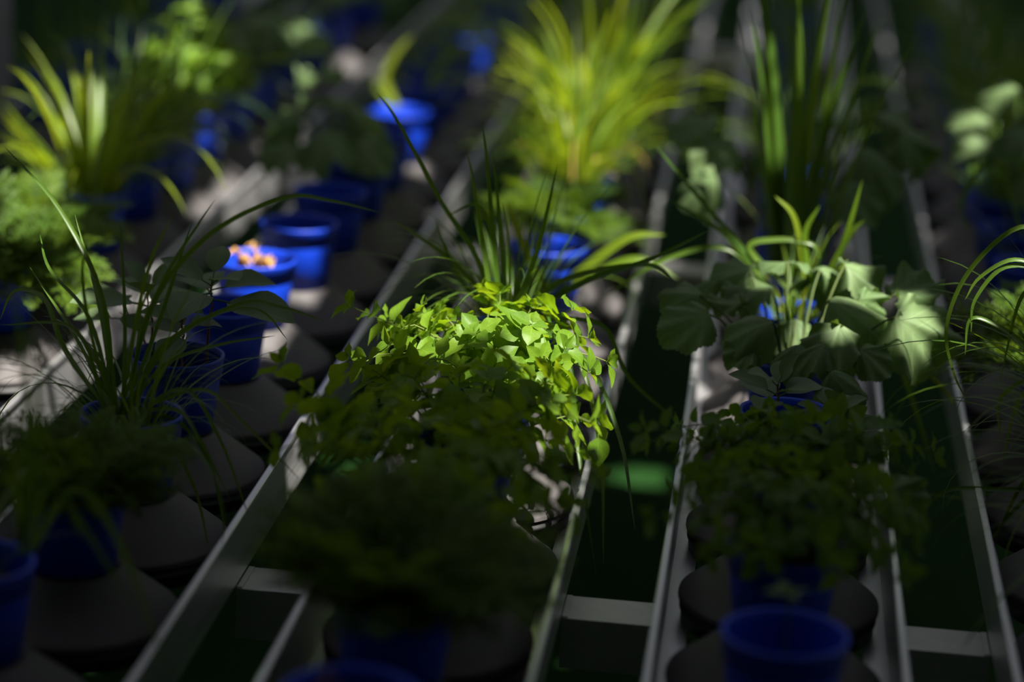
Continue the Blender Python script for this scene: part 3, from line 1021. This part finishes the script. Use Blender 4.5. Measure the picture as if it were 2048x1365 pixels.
def l3(t, rng):
    tuft(t, rng, 'grass', 95, .12, .30, .95, .045)
    o = t.location
    for k, q in enumerate(([(255, 830), (300, 620), (420, 470), (570, 397), (660, 402), (760, 425)], [(250, 830), (330, 690), (480, 610), (560, 615), (655, 645)], [(250, 830), (330, 700), (430, 630), (520, 622), (575, 680)],
                           [(230, 830), (205, 600), (120, 420), (10, 295)], [(230, 830), (200, 620), (150, 430)], [(240, 830), (310, 600), (370, 490), (430, 400)], [(245, 830), (320, 640), (385, 440)],
                           [(220, 830), (130, 700), (90, 600), (30, 583), (0, 640)], [(230, 830), (180, 640), (100, 540), (80, 470)], [(225, 830), (160, 690), (60, 535)], [(215, 830), (150, 660), (0, 650)],
                           [(250, 830), (330, 730), (440, 690), (550, 672)], [(245, 830), (250, 640), (240, 440)], [(265, 830), (370, 780), (440, 880), (500, 1040)], [(255, 830), (400, 780), (480, 840), (600, 960)],
                           [(265, 840), (350, 840), (420, 930), (455, 1090)], [(260, 840), (330, 870), (390, 980), (420, 1110)], [(250, 830), (350, 820), (400, 880), (460, 1000)], [(235, 830), (190, 700), (165, 560), (175, 480)],
                           [(240, 830), (275, 640), (330, 520)], [(235, 830), (215, 660), (205, 590)], [(240, 830), (290, 560), (345, 430)])):
        free_blade('blade', M['grass'], [P(a, b, 3.17 + (.10 + .05 * (k % 5)) * j / len(q) * (1 if k < 13 else -.4)) for j, (a, b) in enumerate(q)], 0.0075 if k in (0, 1, 3, 7) else .0055, t, o)


spot('left', 3.165, 'potted_grass', 'sharp dark grass with long arching blades in front of the left blue pots', 'potted plant', l3, 'the long arching grass', G_GRASS)


def l4(t, rng):
    rosette(t, rng, P(425, 560, 3.46), 7, .115, pitch=.15, rot=-.35, mat='redstem')
    rosette(t, rng, P(295, 580, 3.50), 7, .10, pitch=.25, rot=1.3)
    rosette(t, rng, P(365, 635, 3.42), 5, .085, pitch=.0, rot=2.2)
    rosette(t, rng, P(240, 600, 3.52), 4, .06, pitch=.1, rot=3.1)


spot('left', 3.46, 'potted_amaranth', 'oval-leaved amaranth seedlings in blue pot behind the long-bladed grass', 'potted plant', l4, 'the oval-leaved amaranth seedlings', None, dx=-.012)
spot('left', 3.75, 'blue_pot', 'bare blue pot half in shade, right of the oval-leaved seedlings', 'pot', None, 'the bare half-shaded pot beside the seedlings', G_BARE, sink=.03)


def l6(t, rng):
    for i in range(7):
        a = rng.uniform(0, 6.28); r = rng.uniform(.008, .045)
        b = Vector((r * math.cos(a), r * math.sin(a), .083)); hh = rng.uniform(.025, .055)
        tip = b + Vector((rng.uniform(-.012, .012), rng.uniform(-.01, .01), hh))
        mb = MB(); mb.tube([b, b.lerp(tip, .5) + Vector((.003, 0, 0)), tip], [.0045, .0042, .003], 6)
        obj('dead_stem', mb.mesh('dead_stem', M['dry']), t)
        for j in range(2):
            d = Vector((rng.uniform(-1, 1), rng.uniform(-1, 1), rng.uniform(-.2, .5)))
            obj('withered_leaf', withered, t, frame(d, UP, tip, rng.uniform(.016, .028)))


withered = leaf_mesh('withered_leaf', M['dry'], .8, .5, droop=1.3, fold=.9, wave=.3, seed=3)
spot('left', 4.07, 'potted_dead_stem', 'sunlit blue pot with orange withered stumps', 'potted plant', l6, 'the sunlit pot with orange stumps', dx=-.022)
spot('left', 4.36, 'blue_pot', 'bare blue pot directly behind the pot with orange stumps', 'pot', None, 'the bare pot behind the orange stumps', G_BARE, sink=.03)
spot('left', 4.65, 'blue_pot', 'bare shaded blue pot below the dark broad-leaved plant', 'pot', None, 'the bare pot below the dark broad leaves', G_BARE)


def l9(t, rng):
    for q in ((640, 200, 4.95, .13, 1.5, 0, 0, .5), (600, 230, 4.9, .12, 2.9, -.2, 1, .7), (700, 220, 4.9, .13, .4, -.2, 3, .7), (660, 260, 4.8, .13, -1.5, -.5, 4, .9), (590, 290, 4.8, .10, -2.4, -.5, 2, .8),
              (720, 280, 4.85, .11, -.5, -.6, 0, .9), (640, 160, 5.0, .11, 1.8, .2, 2, .3)):
        squash_leaf(t, rng, P(*q[:3]), *q[3:])


spot('left', 4.94, 'potted_squash', 'dark blurred broad-leaved plant above the row of bare blue pots', 'potted plant', l9, 'the dark broad-leaved plant')
spot('left', 5.23, 'blue_pot', 'shaded blue pot just before the sunlit pot at upper left of centre', 'pot', None, 'the shaded pot before the upper sunlit pot', G_BARE)


def l11(t, rng):
    o = t.location
    for q in ([(795, 215), (770, 160), (790, 110), (825, 70)], [(790, 215), (760, 180), (735, 150)]):
        free_blade('blade', M['bright_grass'], [P(a, b, 5.5) for a, b in q], .020, t, o)


spot('left', 5.53, 'potted_grass', 'sunlit blue pot with a single wide yellow blade, upper left of centre', 'potted plant', l11, 'the sunlit pot with a single yellow blade', G_GRASS)


def l12(t, rng):
    o = t.location
    tuft(t, rng, 'grass', 14, .10, .22, .9, .04)
    for q in ([(850, 180), (900, 110), (960, 95), (1010, 100)], [(850, 180), (890, 160), (960, 155)]):
        free_blade('blade', M['bright_grass'], [P(a, b, 5.8) for a, b in q], .016, t, o)


spot('left', 5.82, 'potted_grass', 'dim pot with thin grass leaning right, behind the single-bladed pot', 'potted plant', l12, 'the dim pot of thin leaning grass', G_GRASS)
for i, yy in enumerate((6.11, 6.40, 6.69, 7.0, 7.5, 8.0)):
    def lg(t, rng, i=i):
        tuft(t, rng, 'grass', 30 if i not in (2,) else 8, .12, .36, .6, .05)
    spot('left', yy, 'potted_grass', 'blurred far grass of the left lane, %s behind the thin leaning grass' % ORD[i], 'potted plant', lg, 'far grass, %s behind the thin leaning grass' % ORD[i], G_GRASS)


# ---- far left conveyor
def ll0(t, rng):
    feathery(t, rng, 70, .09, .17, 1.1)


spot('far left', 3.93, 'potted_feathery_plant', 'sunlit feathery plant cut off at the left edge', 'potted plant', ll0, 'the feathery plant cut by the left edge', G_FEATH)


def ll1(t, rng):
    feathery(t, rng, 55, .07, .13, 1.1)


spot('far left', 4.20, 'potted_feathery_plant', 'low sunlit feathery plant in bright blue pot at left', 'potted plant', ll1, 'the low sunlit feathery plant at left', G_FEATH)


def ll2(t, rng):
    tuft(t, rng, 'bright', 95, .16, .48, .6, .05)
    tuft(t, rng, 'grass', 40, .12, .30, 1.1, .05)


spot('far left', 4.5, 'potted_grass', 'sunlit tall yellow-green grass at the upper left', 'potted plant', ll2, 'the sunlit tall grass at upper left', G_GRASS)
for i, yy in enumerate((4.79, 5.08)):
    def lg(t, rng):
        tuft(t, rng, 'grass', 80, .14, .40, .6, .05)
        tuft(t, rng, 'bright', 45, .10, .26, 1.4, .055)
    spot('far left', yy, 'potted_grass', 'dark dense grass between sunlit grass and sunlit leafy bush, %s' % ('nearer', 'farther')[i] + ' one', 'potted plant', lg, 'the %s dark dense grass at left' % ('nearer', 'farther')[i], G_GRASS)


def ll5(t, rng):
    bushy(t, rng, 'chick', M['chickstem'], 26, .14, .22, .055, nodes=3)


spot('far left', 5.37, 'potted_leafy_bush', 'sunlit blurred leafy bush in a bright blue pot, upper left', 'potted plant', ll5, 'the sunlit leafy bush at upper left', G_BUSH)
for i, yy in enumerate((5.66, 5.95, 6.24, 6.6, 7.0, 7.5)):
    def lg(t, rng, i=i):
        if i in (1, 4):
            squash_random(t, rng, 14, .13, .16, .11)
        elif i == 3:
            tuft(t, rng, 'grass', 10, .1, .2, .6, .05)
        else:
            tuft(t, rng, 'grass', 50, .14, .36, .6, .05)
            tuft(t, rng, 'grass', 45, .12, .26, 1.6, .055)
    spot('far left', yy, 'potted_plant', 'blurred shaded plant at the top left, %s behind the sunlit leafy bush' % ORD[i], 'potted plant', lg, 'shaded plant, %s behind the leafy bush' % ORD[i], 'blurred plants at the top')

# ---- outer left conveyor
for i, yy in enumerate((5.7, 6.1, 6.5, 7.0, 7.5)):
    def lg(t, rng):
        tuft(t, rng, 'grass', 30, .14, .36, .6, .05)
    spot('outer left', yy, 'potted_grass', 'blurred grass of the outer left lane, %s behind the grey post' % ORD[i], 'potted plant', lg, 'outer left grass, %s behind the grey post' % ORD[i], 'blurred plants at the top')


# ---- far right conveyor
def q1(t, rng):
    tuft(t, rng, 'grass', 50, .15, .38, .9, .045, bias=PI)
    o = t.location
    for q in ([(2130, 700), (2120, 500), (2040, 455), (1940, 540), (1893, 650), (1905, 740), (1937, 812)], [(2140, 700), (2100, 560), (2030, 520), (1960, 555), (1930, 600)],
              [(2140, 720), (2090, 560), (2010, 535), (1950, 600), (1942, 665)], [(2130, 760), (2080, 600), (2040, 600), (2000, 760)], [(2120, 780), (2060, 760), (2000, 800), (2000, 880)],
              [(2130, 800), (2080, 760), (2030, 820), (2005, 930)], [(2140, 800), (2060, 700), (1990, 650), (1940, 640), (1930, 710)], [(2130, 900), (2050, 960), (1990, 1080)],
              [(2140, 940), (2040, 1010), (1965, 1100)], [(2140, 980), (2060, 1060), (1960, 1270)], [(2140, 980), (2000, 980), (1900, 980), (1845, 1020)]):
        free_blade('blade', M['grass'], [P(a, b, 3.50) for a, b in q], .007, t, o)


spot('far right', 3.30, 'potted_grass', 'dark grass at the lower right edge with drooping tips', 'potted plant', lambda t, rng: tuft(t, rng, 'grass', 60, .15, .36, 1.0, .045, bias=PI), 'the drooping grass at the lower right edge', G_GRASS)
spot('far right', 3.02, 'potted_grass', 'dark grass in the bottom right corner below the drooping tips', 'potted plant', lambda t, rng: tuft(t, rng, 'grass', 45, .15, .36, 1.1, .045, bias=PI), 'the grass in the bottom right corner', G_GRASS)
spot('far right', 3.59, 'potted_grass', 'sharp thin grass with long looping blades at the right edge', 'potted plant', q1, 'the looping grass at the right edge', G_GRASS)
spot('far right', 3.88, 'potted_feathery_plant', 'partly sunlit feathery plant at the right edge behind looping grass', 'potted plant', lambda t, rng: feathery(t, rng, 60, .09, .18, 1.1), 'the feathery plant at the right edge', G_FEATH)
spot('far right', 4.17, 'blue_pot', 'dark blue pot at the right edge above the feathery plant', 'pot', None, 'the dark pot at the right edge', G_BARE)


def q5(t, rng):
    o = t.location
    tuft(t, rng, 'grass', 16, .12, .25, .8, .04)
    for q in ([(2050, 480), (1990, 330), (1930, 380), (1925, 430), (1960, 490)], [(2060, 480), (2040, 330), (1960, 340), (1925, 420)]):
        free_blade('blade', M['grass'], [P(a, b, 4.42) for a, b in q], .008, t, o)


spot('far right', 4.46, 'potted_grass', 'blurred thin grass looping at the right edge, below sunlit leaves', 'potted plant', q5, 'the blurred looping grass below the sunlit leaves', G_GRASS)


def q6(t, rng):
    for q in ((1980, 240, 4.85, .10, 2.9, .05, 0, .7), (2030, 180, 4.85, .10, 2.6, .1, 1, .7), (1990, 290, 4.8, .10, 3.3, -.2, 2, .9), (2040, 250, 4.8, .11, -1.6, -.5, 4, .9), (2060, 330, 4.75, .10, -1.2, -.5, 3, .9)):
        squash_leaf(t, rng, P(*q[:3]), *q[3:])


spot('far right', 4.75, 'potted_squash', 'sunlit broad leaves at the upper right edge', 'potted plant', q6, 'the sunlit broad leaves at upper right')
for i, yy in enumerate((5.05, 5.35, 5.65, 6.0, 6.4, 6.9, 7.5)):
    def qg(t, rng, i=i):
        tuft(t, rng, 'grass', 75 if i < 4 else 40, .2, .48, .6, .05)
    spot('far right', yy, 'potted_grass', 'blurred dense grass at the upper right, %s behind the sunlit broad leaves' % ORD[i], 'potted plant', qg, 'upper right grass, %s behind the sunlit leaves' % ORD[i], 'blurred plants at the top')
